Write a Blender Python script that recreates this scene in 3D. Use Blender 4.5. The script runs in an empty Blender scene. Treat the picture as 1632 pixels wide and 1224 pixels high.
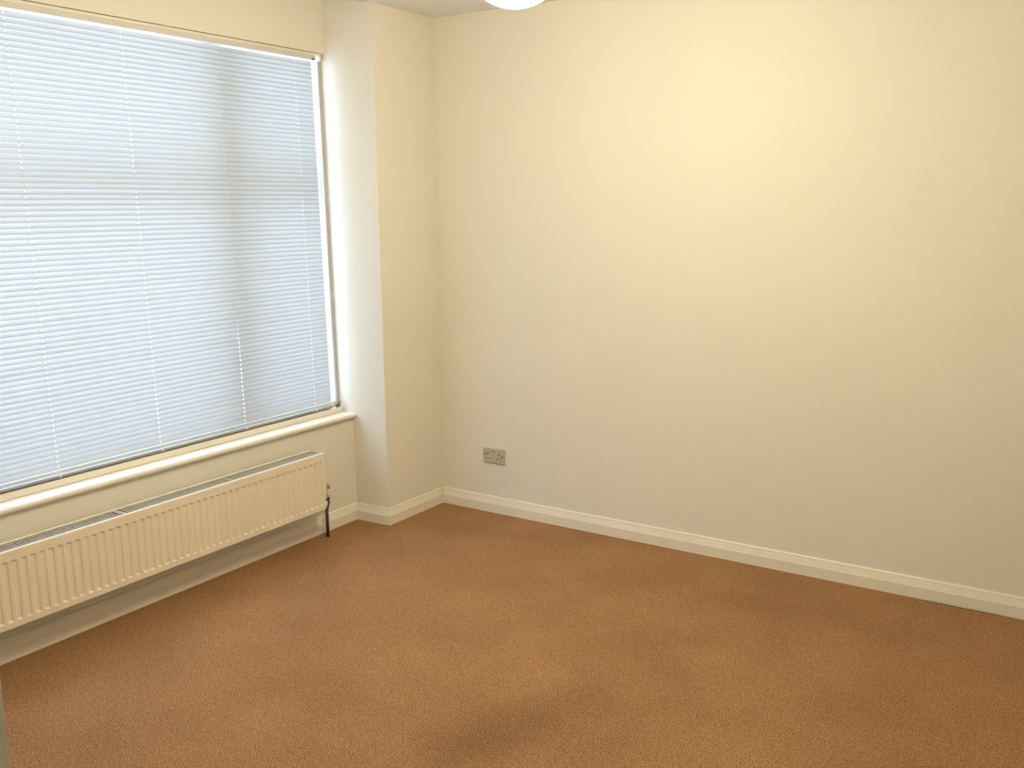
import bpy, bmesh, math, random
from mathutils import Vector, Matrix
random.seed(7)
scene = bpy.context.scene
C = bpy.context.collection

# ------------------------------------------------------------------ camera
F_PX, W_PX, H_PX = 1510.5, 1632.0, 1224.0
CAM = Vector((3.2909, -4.3167, 1.7310))
YAW, PITCH, ROLL = 0.574396, -0.187015, -0.006479
cd = bpy.data.cameras.new('camera')
cd.sensor_fit = 'HORIZONTAL'; cd.sensor_width = 36.0
cd.lens = 36.0 * F_PX / W_PX
cd.clip_start = 0.02; cd.clip_end = 200
cam = bpy.data.objects.new('camera', cd); C.objects.link(cam)
fw = Vector((-math.sin(YAW)*math.cos(PITCH), math.cos(YAW)*math.cos(PITCH), math.sin(PITCH)))
rt = Vector((math.cos(YAW), math.sin(YAW), 0)); up = rt.cross(fw)
r2 = math.cos(ROLL)*rt + math.sin(ROLL)*up
u2 = -math.sin(ROLL)*rt + math.cos(ROLL)*up
M = Matrix((r2, u2, -fw)).transposed().to_4x4(); M.translation = CAM
cam.matrix_world = M
scene.camera = cam

# ------------------------------------------------------------------ world, exposure
SKY_STRENGTH = 7.44
LAMP_STRENGTH = 102.5
LAMP_COLOR = (1.0, 0.898, 0.642)
world = bpy.data.worlds.new('overcast_sky'); scene.world = world
world.use_nodes = True
bg = world.node_tree.nodes['Background']
bg.inputs['Color'].default_value = (0.597, 0.769, 1.0, 1)
bg.inputs['Strength'].default_value = SKY_STRENGTH
vs = scene.view_settings
vs.view_transform = 'Standard'; vs.look = 'None'; vs.gamma = 1.0
vs.use_curve_mapping = False
vs.exposure = 0.0

# ------------------------------------------------------------------ materials
def mat(name, color, rough=0.6, spec=0.3, metal=0.0, noise=None, bump=None, trans=0.0):
    """Principled with an optional colour variation (scale, amount) and bump (scale, strength, distance)."""
    m = bpy.data.materials.new(name); m.use_nodes = True
    nt = m.node_tree; n = nt.nodes; l = nt.links
    b = n['Principled BSDF']
    b.inputs['Base Color'].default_value = (*color, 1)
    b.inputs['Roughness'].default_value = rough
    b.inputs['Specular IOR Level'].default_value = spec
    b.inputs['Metallic'].default_value = metal
    tc = n.new('ShaderNodeTexCoord')
    if noise:
        t = n.new('ShaderNodeTexNoise'); t.inputs['Scale'].default_value = noise[0]; t.inputs['Detail'].default_value = 3
        l.new(tc.outputs['Object'], t.inputs['Vector'])
        r = n.new('ShaderNodeMapRange')
        r.inputs['From Min'].default_value = 0.3; r.inputs['From Max'].default_value = 0.7
        r.inputs['To Min'].default_value = 1 - noise[1]; r.inputs['To Max'].default_value = 1 + noise[1]
        l.new(t.outputs['Fac'], r.inputs['Value'])
        v = n.new('ShaderNodeVectorMath'); v.operation = 'SCALE'
        v.inputs[0].default_value = color
        l.new(r.outputs['Result'], v.inputs['Scale'])
        l.new(v.outputs['Vector'], b.inputs['Base Color'])
    if bump:
        t = n.new('ShaderNodeTexNoise'); t.inputs['Scale'].default_value = bump[0]; t.inputs['Detail'].default_value = 2
        l.new(tc.outputs['Object'], t.inputs['Vector'])
        bp = n.new('ShaderNodeBump'); bp.inputs['Strength'].default_value = bump[1]; bp.inputs['Distance'].default_value = bump[2]
        l.new(t.outputs['Fac'], bp.inputs['Height']); l.new(bp.outputs['Normal'], b.inputs['Normal'])
    return m

M_WALL = mat('magnolia_emulsion', (0.805, 0.765, 0.675), 0.85, 0.15, noise=(1.3, 0.012), bump=(110, 0.25, 0.002))
M_CEIL = mat('white_ceiling_paint', (0.90, 0.89, 0.87), 0.9, 0.1, bump=(60, 0.12, 0.002))
M_GLOSS = mat('white_gloss_woodwork', (0.84, 0.79, 0.68), 0.38, 0.4, noise=(5, 0.02), bump=(25, 0.05, 0.002))
M_FRAME = mat('white_window_paint', (0.80, 0.80, 0.79), 0.4, 0.4, noise=(6, 0.02))
M_RAD = mat('cream_radiator_enamel', (0.83, 0.75, 0.61), 0.42, 0.35, noise=(4, 0.015))
M_GRILL = mat('grey_grille_enamel', (0.46, 0.42, 0.34), 0.5, 0.3, noise=(30, 0.05))
M_DARK = mat('dark_steel_interior', (0.05, 0.045, 0.04), 0.8, 0.1, noise=(20, 0.1))
M_PIPE = mat('brown_tarnished_pipe', (0.055, 0.028, 0.013), 0.5, 0.4, noise=(60, 0.25))
M_CAP = mat('white_valve_plastic', (0.72, 0.68, 0.62), 0.45, 0.35, noise=(60, 0.03))
M_CAPG = mat('grey_valve_band', (0.38, 0.34, 0.28), 0.5, 0.3, noise=(80, 0.08))
M_PLATE = mat('aged_socket_plastic', (0.52, 0.465, 0.36), 0.4, 0.35, noise=(20, 0.03))
M_HOLE = mat('black_socket_hole', (0.05, 0.035, 0.02), 0.8, 0.1, noise=(90, 0.1))
M_CORD = mat('white_blind_cord', (0.85, 0.85, 0.85), 0.7, 0.2, noise=(200, 0.04))
M_RAILW = mat('white_blind_rail', (0.66, 0.65, 0.62), 0.4, 0.35, noise=(8, 0.02))
M_RAILG = mat('shaded_blind_bottom_rail', (0.34, 0.335, 0.33), 0.45, 0.3, noise=(8, 0.02))  # darker than the headrail: shade under the slats is put into the colour
M_STEEL = mat('grey_bracket_steel', (0.16, 0.15, 0.14), 0.4, 0.5, 0.6, noise=(60, 0.1))
M_SHADEW = mat('white_lamp_plastic', (0.8, 0.79, 0.76), 0.4, 0.3, noise=(20, 0.02))

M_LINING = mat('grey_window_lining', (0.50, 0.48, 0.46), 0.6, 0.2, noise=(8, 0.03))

def slat_material():
    m = bpy.data.materials.new('white_translucent_slat'); m.use_nodes = True
    nt = m.node_tree; n = nt.nodes; l = nt.links; n.clear()
    out = n.new('ShaderNodeOutputMaterial')
    tc = n.new('ShaderNodeTexCoord'); t = n.new('ShaderNodeTexNoise'); t.inputs['Scale'].default_value = 3.0
    l.new(tc.outputs['Object'], t.inputs['Vector'])
    cr = n.new('ShaderNodeMix'); cr.data_type = 'RGBA'
    cr.inputs['A'].default_value = (0.48, 0.49, 0.50, 1); cr.inputs['B'].default_value = (0.51, 0.52, 0.53, 1)
    l.new(t.outputs['Fac'], cr.inputs['Factor'])
    d = n.new('ShaderNodeBsdfDiffuse'); tr = n.new('ShaderNodeBsdfTranslucent'); g = n.new('ShaderNodeBsdfGlossy')
    g.inputs['Roughness'].default_value = 0.35; g.inputs['Color'].default_value = (0.9, 0.9, 0.9, 1)
    l.new(cr.outputs['Result'], d.inputs['Color']); l.new(cr.outputs['Result'], tr.inputs['Color'])
    m1 = n.new('ShaderNodeMixShader'); m1.inputs[0].default_value = 0.22
    l.new(d.outputs[0], m1.inputs[1]); l.new(tr.outputs[0], m1.inputs[2])
    m2 = n.new('ShaderNodeMixShader'); m2.inputs[0].default_value = 0.05
    l.new(m1.outputs[0], m2.inputs[1]); l.new(g.outputs[0], m2.inputs[2])
    l.new(m2.outputs[0], out.inputs['Surface'])
    return m
M_SLAT = slat_material()

def glass_material():
    m = bpy.data.materials.new('window_glass'); m.use_nodes = True
    nt = m.node_tree; n = nt.nodes; l = nt.links; n.clear()
    out = n.new('ShaderNodeOutputMaterial')
    tr = n.new('ShaderNodeBsdfTransparent'); tr.inputs['Color'].default_value = (0.97, 0.985, 0.98, 1)
    g = n.new('ShaderNodeBsdfGlossy'); g.inputs['Roughness'].default_value = 0.02
    mx = n.new('ShaderNodeMixShader'); mx.inputs[0].default_value = 0.045
    l.new(tr.outputs[0], mx.inputs[1]); l.new(g.outputs[0], mx.inputs[2])
    l.new(mx.outputs[0], out.inputs['Surface'])
    return m
M_GLASS = glass_material()

def lamp_material():
    m = bpy.data.materials.new('lit_paper_shade'); m.use_nodes = True
    nt = m.node_tree; n = nt.nodes; l = nt.links; n.clear()
    out = n.new('ShaderNodeOutputMaterial'); e = n.new('ShaderNodeEmission')
    e.inputs['Color'].default_value = (*LAMP_COLOR, 1); e.inputs['Strength'].default_value = LAMP_STRENGTH
    l.new(e.outputs[0], out.inputs['Surface'])
    return m
M_LAMP = lamp_material()

# worn carpet: (centre x, centre y, radius along, radius across, angle, darkness)
WEAR = [(1.69, -1.85, 0.62, 0.24, 1.30, 0.22), (2.20, -0.45, 0.55, 0.20, 0.15, 0.12), (2.75, -0.36, 0.40, 0.18, 0.1, 0.08),
        (0.38, -0.32, 0.38, 0.20, 0.0, 0.10), (1.10, -0.80, 0.30, 0.16, 0.5, 0.07)]
def carpet_material():
    m = bpy.data.materials.new('beige_cut_pile_carpet'); m.use_nodes = True
    nt = m.node_tree; n = nt.nodes; l = nt.links
    b = n['Principled BSDF']; b.inputs['Roughness'].default_value = 0.95; b.inputs['Specular IOR Level'].default_value = 0.05
    tc = n.new('ShaderNodeTexCoord')
    def noise(scale, detail, rough=0.5):
        t = n.new('ShaderNodeTexNoise'); t.inputs['Scale'].default_value = scale
        t.inputs['Detail'].default_value = detail; t.inputs['Roughness'].default_value = rough
        l.new(tc.outputs['Object'], t.inputs['Vector']); return t
    def rng(src, a, bb, lo, hi):
        r = n.new('ShaderNodeMapRange'); r.inputs['From Min'].default_value = a; r.inputs['From Max'].default_value = bb
        r.inputs['To Min'].default_value = lo; r.inputs['To Max'].default_value = hi
        l.new(src, r.inputs['Value']); return r.outputs['Result']
    def mul(a, bb):
        x = n.new('ShaderNodeMath'); x.operation = 'MULTIPLY'; l.new(a, x.inputs[0]); l.new(bb, x.inputs[1]); return x.outputs[0]
    fine = noise(190, 3, 0.8); mid = noise(42, 3, 0.7); big = noise(2.3, 3, 0.55)
    f = rng(fine.outputs['Fac'], 0.36, 0.64, 0.35, 1.63)
    g = rng(mid.outputs['Fac'], 0.3, 0.7, 0.88, 1.12)
    h = rng(big.outputs['Fac'], 0.3, 0.7, 0.90, 1.09)
    fac = mul(mul(f, g), h)
    for (cx, cy, ra, rb, ang, dk) in WEAR:
        mp = n.new('ShaderNodeMapping'); mp.vector_type = 'TEXTURE'
        mp.inputs['Location'].default_value = (cx, cy, 0); mp.inputs['Rotation'].default_value = (0, 0, ang)
        mp.inputs['Scale'].default_value = (ra, rb, 1)
        l.new(tc.outputs['Object'], mp.inputs['Vector'])
        ln = n.new('ShaderNodeVectorMath'); ln.operation = 'LENGTH'
        # ragged outline
        ad = n.new('ShaderNodeMath'); ad.operation = 'MULTIPLY_ADD'; ad.inputs[1].default_value = 0.9; ad.inputs[2].default_value = -0.45
        rag = noise(4.0, 2)
        l.new(rag.outputs['Fac'], ad.inputs[0])
        l.new(mp.outputs[0], ln.inputs[0])
        sm = n.new('ShaderNodeMath'); sm.operation = 'ADD'; l.new(ln.outputs['Value'], sm.inputs[0]); l.new(ad.outputs[0], sm.inputs[1])
        r = n.new('ShaderNodeMapRange'); r.interpolation_type = 'SMOOTHSTEP'
        r.inputs['From Min'].default_value = 0.1; r.inputs['From Max'].default_value = 1.1
        r.inputs['To Min'].default_value = 1 - dk; r.inputs['To Max'].default_value = 1.0
        l.new(sm.outputs[0], r.inputs['Value'])
        fac = mul(fac, r.outputs['Result'])
    v = n.new('ShaderNodeVectorMath'); v.operation = 'SCALE'; v.inputs[0].default_value = (0.392, 0.216, 0.104)
    l.new(fac, v.inputs['Scale']); l.new(v.outputs['Vector'], b.inputs['Base Color'])
    bp = n.new('ShaderNodeBump'); bp.inputs['Strength'].default_value = 0.8; bp.inputs['Distance'].default_value = 0.008
    l.new(fine.outputs['Fac'], bp.inputs['Height']); l.new(bp.outputs['Normal'], b.inputs['Normal'])
    return m
M_CARPET = carpet_material()
M_BOARD = mat('dark_floorboard', (0.06, 0.035, 0.02), 0.8, 0.1, noise=(8, 0.2))

# ------------------------------------------------------------------ helpers
def obj(name, bm, material, parent=None, smooth=False, loc=(0, 0, 0)):
    me = bpy.data.meshes.new(name); bmesh.ops.recalc_face_normals(bm, faces=bm.faces); bm.to_mesh(me); bm.free()
    if smooth:
        for p in me.polygons: p.use_smooth = True
    me.materials.append(material)
    o = bpy.data.objects.new(name, me); C.objects.link(o); o.location = loc
    if parent: o.parent = parent
    return o
def empty(name, loc=(0, 0, 0)):
    o = bpy.data.objects.new(name, None); o.empty_display_size = 0.1; o.location = loc; C.objects.link(o); return o
def struct(o, label=None):
    o['kind'] = 'structure'
    if label: o['label'] = label
    return o
def thing(o, label, cat):
    o['label'] = label; o['category'] = cat; return o
def box(bm, x0, x1, y0, y1, z0, z1):
    vs_ = [bm.verts.new((x, y, z)) for z in (z0, z1) for y in (y0, y1) for x in (x0, x1)]
    for f in ((0, 2, 3, 1), (4, 5, 7, 6), (0, 1, 5, 4), (2, 6, 7, 3), (0, 4, 6, 2), (1, 3, 7, 5)):
        bm.faces.new([vs_[i] for i in f])
    return bm
def B(*a): return box(bmesh.new(), *a)
def bevelled(bm, w, seg=2):
    bmesh.ops.bevel(bm, geom=list(bm.edges), offset=w, segments=seg, profile=0.5, affect='EDGES'); return bm
def prism(bm, pts, z0, z1):
    a = [bm.verts.new((x, y, z0)) for x, y in pts]; b = [bm.verts.new((x, y, z1)) for x, y in pts]
    bm.faces.new(a[::-1]); bm.faces.new(b); k = len(pts)
    for i in range(k): bm.faces.new((a[i], a[(i+1) % k], b[(i+1) % k], b[i]))
    return bm
def tube(bm, pts, r, seg=8):
    rings = []; pts = [Vector(p) for p in pts]
    for i, p in enumerate(pts):
        d = (pts[min(i+1, len(pts)-1)] - pts[max(i-1, 0)]).normalized()
        a = d.cross(Vector((1, 0, 0)) if abs(d.x) < 0.8 else Vector((0, 1, 0))).normalized(); b = d.cross(a)
        rr = r[i] if isinstance(r, (list, tuple)) else r
        rings.append([bm.verts.new(p + rr*(math.cos(2*math.pi*k/seg)*a + math.sin(2*math.pi*k/seg)*b)) for k in range(seg)])
    for q in range(len(rings)-1):
        for k in range(seg): bm.faces.new((rings[q][k], rings[q][(k+1) % seg], rings[q+1][(k+1) % seg], rings[q+1][k]))
    bm.faces.new(rings[0][::-1]); bm.faces.new(rings[-1]); return bm
def lathe(bm, prof, cx, cy, seg=40):
    rings = [[bm.verts.new((cx + r*math.cos(2*math.pi*k/seg), cy + r*math.sin(2*math.pi*k/seg), z)) for k in range(seg)] for r, z in prof]
    for q in range(len(rings)-1):
        for k in range(seg): bm.faces.new((rings[q][k], rings[q][(k+1) % seg], rings[q+1][(k+1) % seg], rings[q+1][k]))
    return bm, rings
def sweep(bm, path, prof):
    """Sweep a profile (depth out of the wall, height) along a floor path with mitred corners.
    path: list of (x, y); the room lies to the LEFT of the walking direction."""
    P = [Vector((x, y)) for x, y in path]; rings = []
    for i, p in enumerate(P):
        ds = []
        if i > 0: ds.append((P[i]-P[i-1]).normalized())
        if i < len(P)-1: ds.append((P[i+1]-P[i]).normalized())
        ns = [Vector((-d.y, d.x)) for d in ds]
        if len(ns) == 1: nn = ns[0]
        else:
            nn = (ns[0]+ns[1]).normalized(); nn = nn / nn.dot(ns[0])
        rings.append([bm.verts.new((p.x + nn.x*d, p.y + nn.y*d, z)) for d, z in prof])
    k = len(prof)
    for i in range(len(rings)-1):
        for j in range(k): bm.faces.new((rings[i][j], rings[i][(j+1) % k], rings[i+1][(j+1) % k], rings[i+1][j]))
    bm.faces.new(rings[0]); bm.faces.new(rings[-1][::-1]); return bm

# ------------------------------------------------------------------ dimensions
H = 2.7267                       # room ceiling
HB = 2.79                        # ceiling inside the bay
S = 0.4884                       # width of the pier between corner and bay
XS = -0.2266                     # face of the wall below the window
XW = -0.3066                     # plane of the blind
YB0, YB1 = -0.495, -3.46         # bay sides
RX1 = 3.85; RY1 = -3.95          # room size
XO = -0.62                       # outside face of the bay wall

# ------------------------------------------------------------------ setting
# carpet stops a few millimetres short of the skirting along one stretch of the right wall
bm = bmesh.new()
gap = [(0.0, 0.0), (2.66, 0.0), (2.70, -0.0235), (2.86, -0.0245), (3.0, -0.023), (3.04, 0.0), (RX1, 0.0)]
pts = [(XS, YB0), (XS, YB1), (0, YB1), (0, RY1), (2.50, RY1), (2.50, -5.6), (RX1, -5.6)] + gap[::-1] + [(0, YB0)]
prism(bm, pts, -0.010, 0.0)
floor = struct(obj('floor', bm, M_CARPET), 'beige brown cut pile carpet over the whole floor')
obj('floorboard', B(-0.7, RX1+0.2, -5.7, 0.2, -0.08, -0.0105), M_BOARD, floor)

bm = bmesh.new(); box(bm, 0.0, RX1+0.1, -5.7, 0.1, H, H+0.14)
struct(obj('ceiling', bm, M_CEIL), 'flat white ceiling of the room')
struct(obj('ceiling_bay', B(XO-0.02, -0.0005, YB1-0.1, 0.1, HB, HB+0.08), M_CEIL), 'white ceiling inside the window bay')
struct(obj('wall_right', B(XO, RX1+0.1, 0.0, 0.12, -0.05, H), M_WALL), 'long cream wall with the socket')
def yrev(x, z):                  # the reveal leans and splays a little (old plaster)
    k = min(1.0, x/XW); return -(S + 0.0035*z) - (0.0080 + 0.0150*z)*k
bm = bmesh.new(); xr = [XW*k/12 for k in range(13)] + [XO]; zr = [-0.05 + (HB+0.05)*k/40 for k in range(41)]
g = [[bm.verts.new((x, yrev(x, z), z)) for x in xr] + [bm.verts.new((XO, 0.0, z)), bm.verts.new((0.0, 0.0, z))] for z in zr]
for i in range(len(zr)-1):
    for j in range(len(g[0])):
        q = (j+1) % len(g[0]); bm.faces.new((g[i][j], g[i][q], g[i+1][q], g[i+1][j]))
bm.faces.new(g[0]); bm.faces.new(g[-1][::-1])
struct(obj('wall_far', bm, M_WALL), 'cream pier and white lit reveal beside the window')
bm = bmesh.new(); prism(bm, [(0, RY1), (0, YB1), (XS, YB1-0.002), (XO, YB1-0.0), (XO, RY1)], -0.05, HB)
struct(obj('wall_pier', bm, M_WALL))
bm = bmesh.new()
box(bm, XO, XS, YB1+0.001, -0.485, -0.05, 0.583)
struct(obj('wall_left', bm, M_WALL), 'cream wall below the window behind the radiator')
bm = bmesh.new(); box(bm, XW-0.085, XW+0.012, YB1+0.001, -0.53, 2.5005, HB); box(bm, XO, XW-0.085, YB1+0.001, -0.53, 2.60, HB)
struct(obj('wall_lintel', bm, M_WALL), 'cream wall above the window blind')
struct(obj('wall_back', B(RX1, RX1+0.1, -5.6, 0.0, -0.05, H), M_WALL))
# near wall with the doorway the picture is taken from
DX0, DX1 = 2.555, 3.44
bm = bmesh.new()
box(bm, XO, DX0-0.03, RY1-0.12, RY1, -0.05, H); box(bm, DX1+0.03, RX1, RY1-0.12, RY1, -0.05, H)
box(bm, DX0-0.03, DX1+0.03, RY1-0.12, RY1, 2.07, H)
struct(obj('wall_near', bm, M_WALL))
struct(obj('wall_hall_end', B(2.38, RX1, -5.7, -5.6, -0.05, H), M_WALL))
struct(obj('wall_hall_side', B(2.38, 2.50, -5.6, RY1-0.12, -0.05, H), M_WALL))
d = struct(empty('door_1', (DX0, RY1, 0)), 'white painted lining of the doorway')
def kid(name, bm, m, par, smooth=False):
    o = obj(name, bm, m, par, smooth); o.matrix_parent_inverse = Matrix.Translation(-par.location); return o
kid('door_jamb', B(DX0-0.03, DX0, RY1-0.125, RY1+0.004, 0, 2.04), M_GLOSS, d)
kid('door_jamb', B(DX1, DX1+0.03, RY1-0.125, RY1+0.004, 0, 2.04), M_GLOSS, d)
kid('door_head', B(DX0-0.03, DX1+0.03, RY1-0.125, RY1+0.004, 2.04, 2.07), M_GLOSS, d)

# skirting boards: one per wall run, chamfered top
SK = [(0, 0), (0.018, 0), (0.018, 0.052), (0.0165, 0.0555), (0.009, 0.082), (0.0085, 0.088), (0.0055, 0.0925), (0, 0.0925)]
def skirting(name, path, label=None):
    return struct(obj(name, sweep(bmesh.new(), path, SK), M_GLOSS), label)
skirting('baseboard_right', [(RX1, 0), (0.0, 0), (0.0, -0.003)], 'white painted skirting board along the right wall')
skirting('baseboard_far', [(0, -0.0175), (0, -S), (XS+0.017, -0.4975)], 'white skirting board wrapping round the pier')
skirting('baseboard_left', [(XS, -0.4975), (XS, YB1)], 'white skirting board under the radiator')
skirting('baseboard_near', [(0, YB1), (0, RY1), (DX0-0.03, RY1)])

# timber batten over the blind
bm = B(XW-0.05, XW+0.006, -3.40, -0.572, 2.4845, 2.4985); bevelled(bm, 0.0015, 1)
struct(obj('trim_1', bm, M_GLOSS), 'thin cream batten above the blind headrail')
bm = B(XW-0.03, XW+0.010, -0.572, -0.5206, 2.40, 2.4995)
struct(obj('trim_2', B(XW-0.05, XW+0.004, -0.571, -0.556, 2.462, 2.4995), M_GLOSS), 'small cream block at the end of the batten'); bm.free()

# ------------------------------------------------------------------ window behind the blind
win = struct(empty('window_1', (XW-0.12, -1.98, 0.61)), 'white casement window behind the closed blind')
fx0, fx1 = XW-0.185, XW-0.130
ya, yb = -0.500, -3.455            # opening
zb_, zt_ = 0.61, 2.598
fr = bmesh.new()
box(fr, fx0, fx1, ya-0.045, ya, zb_, zt_); box(fr, fx0, fx1, yb, yb+0.045, zb_, zt_)
box(fr, fx0, fx1, yb+0.045, ya-0.045, zb_, zb_+0.055); box(fr, fx0, fx1, yb+0.045, ya-0.045, zt_-0.055, zt_)
kid('window_frame', fr, M_FRAME, win)
MULL = [-1.187, -2.79]
for y in MULL: kid('mullion', bevelled(B(fx0-0.01, XW-0.120, y-0.060, y+(0.095 if y > -2 else 0.060), zb_+0.0555, zt_-0.0555), 0.006, 1), M_FRAME, win)
cells = [(ya-0.045, MULL[0]+0.0955), (MULL[0]-0.0605, MULL[1]+0.0605), (MULL[1]-0.0605, yb+0.045)]
for i, (y0, y1) in enumerate(cells):
    kid('transom', bevelled(B(fx0-0.01, XW-0.115, y1, y0, 1.80, 1.88), 0.006, 1), M_FRAME, win)
    for (z0, z1, w) in ((zb_+0.056, 1.7995, 0.034), (1.8805, zt_-0.056, 0.034)):
        y0_, y1_ = y0-0.001, y1+0.001
        if i == 2:     # opening lights have a sash of their own
            s = bmesh.new(); a, b_ = fx0+0.005, fx1+0.012
            box(s, a, b_, y0_-w, y0_, z0, z1); box(s, a, b_, y1_, y1_+w, z0, z1)
            box(s, a, b_, y1_+w, y0_-w, z0, z0+w); box(s, a, b_, y1_+w, y0_-w, z1-w, z1)
            so = kid('sash', s, M_FRAME, win); so['label'] = 'white opening sash'
        else: w = 0.0
        kid('pane', B(fx0+0.030, fx0+0.034, y1_+w+0.0005, y0_-w-0.0005, z0+w+0.0005, z1-w-0.0005), M_GLASS, win)
# grey painted lining between the blind and the frame at the right reveal
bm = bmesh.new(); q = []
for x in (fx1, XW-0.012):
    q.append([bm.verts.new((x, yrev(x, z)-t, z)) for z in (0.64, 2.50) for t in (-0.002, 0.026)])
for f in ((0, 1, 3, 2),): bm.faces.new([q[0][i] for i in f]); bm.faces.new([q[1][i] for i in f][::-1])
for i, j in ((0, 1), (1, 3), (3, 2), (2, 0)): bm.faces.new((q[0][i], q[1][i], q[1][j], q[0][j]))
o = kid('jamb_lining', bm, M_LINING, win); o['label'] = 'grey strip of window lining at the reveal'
# sub sill under the blind and the window board with its rounded nose
bm = B(fx0-0.06, XW+0.016, -3.44, -0.510, 0.6105, 0.6385); bevelled(bm, 0.003, 2)
kid('sub_sill', bm, M_GLOSS, win)
bm = B(fx1-0.01, XW-0.0165, -3.44, -0.515, 0.6388, 0.671); bevelled(bm, 0.004, 1)
kid('gap_shade_block', bm, M_GLOSS, win)  # block added to keep daylight out of the gap below the slats
bm = bmesh.new()
zt0, zb0, xn = 0.6100, 0.5832, XS+0.026
prof = [(fx0-0.06, zb0), (fx0-0.06, zt0)]
rr = (zt0-zb0)/2
for k in range(9):
    a = math.pi/2 - math.pi*k/8; prof.append((xn - rr + rr*math.cos(a), zb0 + rr + rr*math.sin(a)))
A_ = [bm.verts.new((x, yrev(x, 0.6) + 0.0005 - 0.002*(x > XS), z)) for x, z in prof]; B_ = [bm.verts.new((x, -3.452, z)) for x, z in prof]
for i in range(len(prof)):
    j = (i+1) % len(prof); bm.faces.new((A_[i], A_[j], B_[j], B_[i]))
bm.faces.new(A_); bm.faces.new(B_[::-1])
o = kid('window_sill', bm, M_GLOSS, win); o['label'] = 'white window board with a rounded front edge'

# ------------------------------------------------------------------ venetian blind
blind = thing(empty('venetian_blind', (XW, -1.96, 0.64)), 'closed white venetian blind covering the window above the radiator', 'blind')
PITCHS = 0.02165; NS = 82; ZTOP = 2.4428
LEAN = 0.040/1.78                       # the whole blind hangs a touch askew
YR, YL = -0.628, -3.29                  # ends of the top slat
CY = [-0.7475, -1.2340, -1.7275, -2.2205, -2.713, -3.205]
TILT = math.radians(72); WID = 0.025
def slat_mesh():
    bm = bmesh.new()
    ys = [YR]
    for c in CY: ys += [c+0.0022, c-0.0022]
    ys.append(YL); n = 8
    grid = []
    for y in ys:
        row = []
        for k in range(n+1):
            t = k/n - 0.5                                 # -0.5 upper/outside edge .. 0.5 lower/room edge
            crown = 0.0022*(1 - (2*t)**2)
            x = t*WID*math.cos(TILT) + crown*math.sin(TILT)
            z = -t*WID*math.sin(TILT) + crown*math.cos(TILT)
            row.append(bm.verts.new((x, y, z)))
        grid.append(row)
    for i in range(len(ys)-1):
        hole = (i % 2 == 1)
        for k in range(n):
            if hole and k in (3, 4): continue
            bm.faces.new((grid[i][k], grid[i+1][k], grid[i+1][k+1], grid[i][k+1]))
    me = bpy.data.meshes.new('slat'); bm.to_mesh(me); bm.free()
    for p in me.polygons: p.use_smooth = True
    me.materials.append(M_SLAT); return me
SM = slat_mesh()
inv = Matrix.Translation(-blind.location)
for i in range(NS):
    z = ZTOP - i*PITCHS
    o = bpy.data.objects.new('slat', SM); C.objects.link(o); o.parent = blind; o.matrix_parent_inverse = inv
    o.location = (XW + random.uniform(-0.0004, 0.0004), (ZTOP - z)*LEAN, z)
    o.rotation_euler = (random.uniform(-0.0002, 0.0002), random.uniform(-0.010, 0.010), 0)
ZBOT = ZTOP - (NS-1)*PITCHS
hr = kid('headrail', bevelled(B(XW-0.014, XW+0.013, YL-0.012, YR+0.024, 2.4618, 2.4840), 0.0012, 1), M_RAILW, blind)
hr['label'] = 'cream steel headrail'
br = kid('bottom_rail', bevelled(B(XW-0.0125, XW+0.0125, YL+LEAN*1.8, YR+LEAN*1.8, 0.6455, 0.6565), 0.002, 2), M_RAILG, blind)
for c in CY:
    bm = bmesh.new(); yb2 = c + LEAN*(ZTOP-0.652)
    for dx in (-0.0085, 0.0085):
        tube(bm, [(XW+dx, c, 2.462), (XW+dx, yb2, 0.656)], 0.0006, 6)
    tube(bm, [(XW, c, 2.462), (XW, yb2, 0.648)], 0.0008, 6)
    kid('ladder_cord', bm, M_CORD, blind)
    kid('cord_button', bevelled(B(XW+0.010, XW+0.0145, yb2-0.004, yb2+0.004, 0.645, 0.655), 0.001, 1), M_CORD, blind)
bm = bmesh.new()
for dy in (0.0, 0.004):
    tube(bm, [(XW+0.016, YR+0.005+dy, 2.462), (XW+0.014, YR+0.026+dy, 1.6), (XW+0.014, YR+0.070+dy*2, 0.668)], 0.0009, 6)
o = kid('lift_cord', bm, M_CORD, blind)
bm = B(XW+0.0132, XW+0.0175, YR-0.005, YR+0.013, 2.4605, 2.4700); bevelled(bm, 0.001, 1)
o = kid('cord_lock', bm, M_STEEL, blind); o['label'] = 'dark metal cord lock'
bm = bmesh.new()                        # hold-down cleat for the cords
box(bm, XW+0.006, XW+0.012, -0.553, -0.529, 0.639, 0.655)
for y in (-0.552, -0.541, -0.530): tube(bm, [(XW+0.009, y, 0.652), (XW+0.018, y+0.003, 0.660), (XW+0.018, y+0.004, 0.674)], 0.0017, 6)
o = kid('cord_cleat', bm, M_STEEL, blind); o['label'] = 'small grey metal cord cleat'

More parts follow.
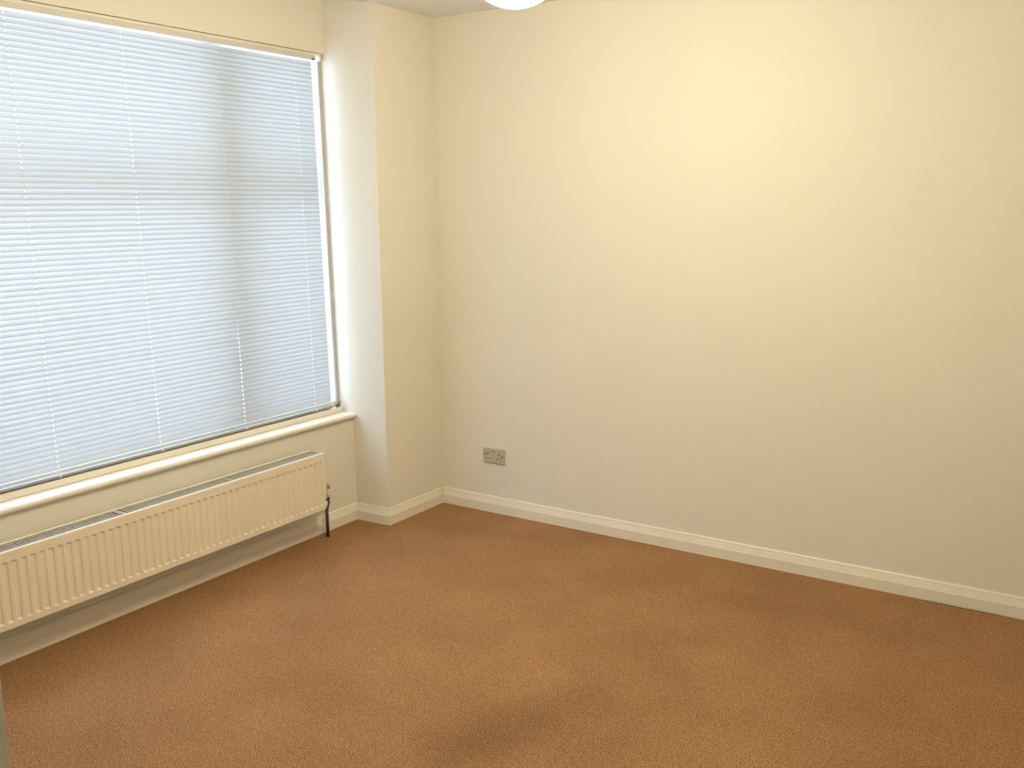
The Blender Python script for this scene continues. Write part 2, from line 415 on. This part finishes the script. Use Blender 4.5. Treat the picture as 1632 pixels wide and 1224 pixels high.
# ------------------------------------------------------------------ radiator
RXF = -0.080; RY0 = -0.886; RZ0, RZ1 = 0.184, 0.4866
FP = 0.03648; NF = 62; YF0 = -0.914
RYL = YF0 - FP*(NF-1) - 0.028
rad = thing(empty('radiator', (RXF-0.05, (RY0+RYL)/2, 0.0)), 'long cream double panel radiator with fluted front under the window', 'radiator')
def panel(xf, sign, name):
    bm = bmesh.new(); dep = 0.0052
    ys = [RY0-0.0, RY0-0.003]; flag = [0, 0]
    for k in range(NF):
        c = YF0 - k*FP
        ys += [c+0.0125, c+0.0060, c-0.0060, c-0.0125]; flag += [0, 1, 1, 0]
    ys += [RYL+0.003, RYL]; flag += [0, 0]
    zt_r = 0.4475; zb_r = 0.2095
    rows = [(RZ0, 0, -0.010), (RZ0, 0, -0.003), (RZ0+0.003, 0, 0), (zb_r, 0, 0), (zb_r+0.0085, 1, 0), (zt_r-0.0085, 1, 0), (zt_r, 0, 0),
            (RZ1-0.005, 0, 0), (RZ1-0.0015, 0, -0.0015), (RZ1, 0, -0.005), (RZ1, 0, -0.010), (RZ1-0.004, 0, -0.013), (RZ1-0.006, 0, -0.020)]
    g = []
    for y, fl in zip(ys, flag):
        e = -0.002 if y in (RY0, RYL) else 0
        g.append([bm.verts.new((xf + sign*(off + e - (dep if (fl and zf) else 0)), y, z)) for z, zf, off in rows])
    for i in range(len(ys)-1):
        for j in range(len(rows)-1): bm.faces.new((g[i][j], g[i+1][j], g[i+1][j+1], g[i][j+1]))
    return kid(name, bm, M_RAD, rad)
panel(RXF, 1, 'front_panel')
RXB = RXF - 0.112
panel(RXB, -1, 'back_panel')
# end panels
for y, s in ((RY0, 1), (RYL, -1)):
    bm = B(RXB+0.004, RXF-0.008, min(y+0.0015*s, y+0.0045*s), max(y+0.0015*s, y+0.0045*s), RZ0+0.006, RZ1-0.002); bevelled(bm, 0.001, 1)
    kid('end_panel', bm, M_RAD, rad)
# convector fins between the panels
bm = B(RXB+0.022, RXF-0.022, RYL+0.02, RY0-0.02, RZ0+0.02, RZ1-0.05)
kid('convector', bm, M_DARK, rad)
# top grille in sections with plain bridges between them
SEC = 0.5725; gy = RY0-0.004
gx0, gx1 = RXB+0.012, RXF-0.012; gz = RZ1-0.0035
nsec = int(round((RY0-RYL)/SEC))
for k in range(nsec):
    y1 = gy - k*SEC; y0 = max(y1-SEC+0.0015, RYL+0.004)
    bm = bmesh.new()
    box(bm, gx0, gx0+0.006, y0, y1, gz-0.002, gz); box(bm, gx1-0.005, gx1, y0, y1, gz-0.002, gz)
    box(bm, gx0+0.006, gx1-0.005, y0, y0+0.013, gz-0.002, gz); box(bm, gx0+0.006, gx1-0.005, y1-0.011, y1, gz-0.002, gz)
    n = int((y1-y0-0.024)/0.0122); st = (y1-y0-0.024)/n
    for q in range(1, n):
        yy = y0+0.013 + q*st
        box(bm, gx0+0.006, gx1-0.005, yy-0.0034, yy+0.0034, gz-0.0018, gz-0.0002)
    mx = (gx0+gx1)/2
    o = kid('top_grille', bm, M_GRILL, rad); o['label'] = 'grey slotted top grille'
for y in (-1.1, -2.0, -2.8):
    kid('wall_bracket', B(XS+0.0005, RXB+0.001, y-0.02, y+0.02, 0.24, 0.43), M_GRILL, rad)
# valve and pipe at the right end
vx, vy = -0.150, -0.797
bm = bmesh.new(); tube(bm, [(vx, vy-0.016, 0.0), (vx, vy-0.016, 0.152)], 0.0085, 14)
pipe = kid('pipe', bm, M_PIPE, rad, True); pipe['label'] = 'dark brown pipe rising from the carpet'
bm = bmesh.new(); tube(bm, [(vx, vy-0.016, 0.150), (vx, vy-0.008, 0.160), (vx, vy-0.001, 0.176), (vx, vy+0.002, 0.222)], [0.0080, 0.0055, 0.0045, 0.0050], 12)
tube(bm, [(vx, vy-0.002, 0.186), (vx, vy+0.006, 0.186)], 0.005, 10)
tube(bm, [(vx, vy+0.002, 0.205), (vx, RY0+0.002, 0.205)], 0.006, 10)
kid('valve_body', bm, M_PIPE, rad, True)
bm, rg = lathe(bmesh.new(), [(0.0085, 0.214), (0.0115, 0.217), (0.0120, 0.232), (0.0105, 0.236), (0.0100, 0.258), (0.0085, 0.261)], vx, vy+0.003, 20)
bm.faces.new(rg[0][::-1]); bm.faces.new(rg[-1])
cap = kid('valve_cap', bm, M_CAP, rad, True); cap['label'] = 'white plastic valve cap'
bm, rg = lathe(bmesh.new(), [(0.0080, 0.261), (0.0080, 0.281), (0.0070, 0.284)], vx, vy+0.003, 20)
bm.faces.new(rg[0][::-1]); bm.faces.new(rg[-1])
o = kid('valve_band', bm, M_CAPG, rad, True)

# ------------------------------------------------------------------ wall socket
SX, SZ = 0.3035, 0.2900
sock = thing(empty('wall_socket', (SX+0.073, 0, SZ+0.043)), 'beige plastic double socket low on the right wall above the skirting', 'socket')
plate = kid('face_plate', bevelled(B(SX, SX+0.146, -0.0100, -0.0002, SZ, SZ+0.086), 0.0030, 2), M_PLATE, sock)
for dx in (0.0625, 0.0770):
    r_ = kid('rocker_switch', bevelled(B(SX+dx-0.0055, SX+dx+0.0055, -0.0125, -0.0095, SZ+0.052, SZ+0.074), 0.0012, 1), M_PLATE, sock)
    bm = B(SX+dx-0.003, SX+dx+0.003, -0.0130, -0.0124, SZ+0.0665, SZ+0.0725)
    o = obj('switch_mark', bm, M_HOLE, r_); 
holes = [(0.011, 0.047, 1), (0.033, 0.053, 1), (0.024, 0.026, 0), (0.045, 0.026, 0),
         (0.109, 0.053, 1), (0.131, 0.043, 1), (0.098, 0.027, 0), (0.119, 0.024, 0)]
for dx, dz, big in holes:
    w, h = (0.0042, 0.0055) if big else (0.0034, 0.0036)
    bm, c_ = bmesh.new(), []
    prism(bm, [(w*math.cos(2*math.pi*k/12), h*math.sin(2*math.pi*k/12)) for k in range(12)], 0, 0.0006)
    bmesh.ops.rotate(bm, verts=bm.verts, cent=(0, 0, 0), matrix=Matrix.Rotation(math.pi/2, 3, 'X'))
    bmesh.ops.translate(bm, verts=bm.verts, vec=(SX+dx, -0.0098, SZ+dz))
    kid('pin_hole', bm, M_HOLE, sock)

# ------------------------------------------------------------------ pendant lamp (its own light)
LX, LY = 1.648, -1.747; LA, LB = 0.144, 0.120; LZ = 2.319 + LB
lamp = thing(empty('pendant_lamp', (LX, LY, H)), 'lit round white lampshade hanging from the ceiling at the top edge', 'lamp')
prof = [(LA*math.sin(a), LZ - LB*math.cos(a)) for a in [math.pi*(k/28.0) for k in range(1, 27)]]
bm, rg = lathe(bmesh.new(), prof, LX, LY, 48)
bm.faces.new(rg[0][::-1])
o = kid('lamp_shade', bm, M_LAMP, lamp, True); o['label'] = 'glowing white globe shade'
bm, rg = lathe(bmesh.new(), [(0.05, H-0.0005), (0.05, H-0.012), (0.035, H-0.025), (0.012, H-0.034)], LX, LY, 32); bm.faces.new(rg[-1])
kid('ceiling_rose', bm, M_SHADEW, lamp, True)
bm = bmesh.new(); tube(bm, [(LX, LY, LZ+LB*0.96), (LX, LY, H-0.033)], 0.0035, 10); kid('flex', bm, M_SHADEW, lamp, True)
bm = bmesh.new(); tube(bm, [(LX, LY, LZ+LB*0.90), (LX, LY, LZ+LB+0.03)], [0.018, 0.014], 16); kid('lamp_holder', bm, M_SHADEW, lamp, True)

# repeats of a part take Blender's own numeric suffix; everything else is named above
bpy.context.view_layer.update()
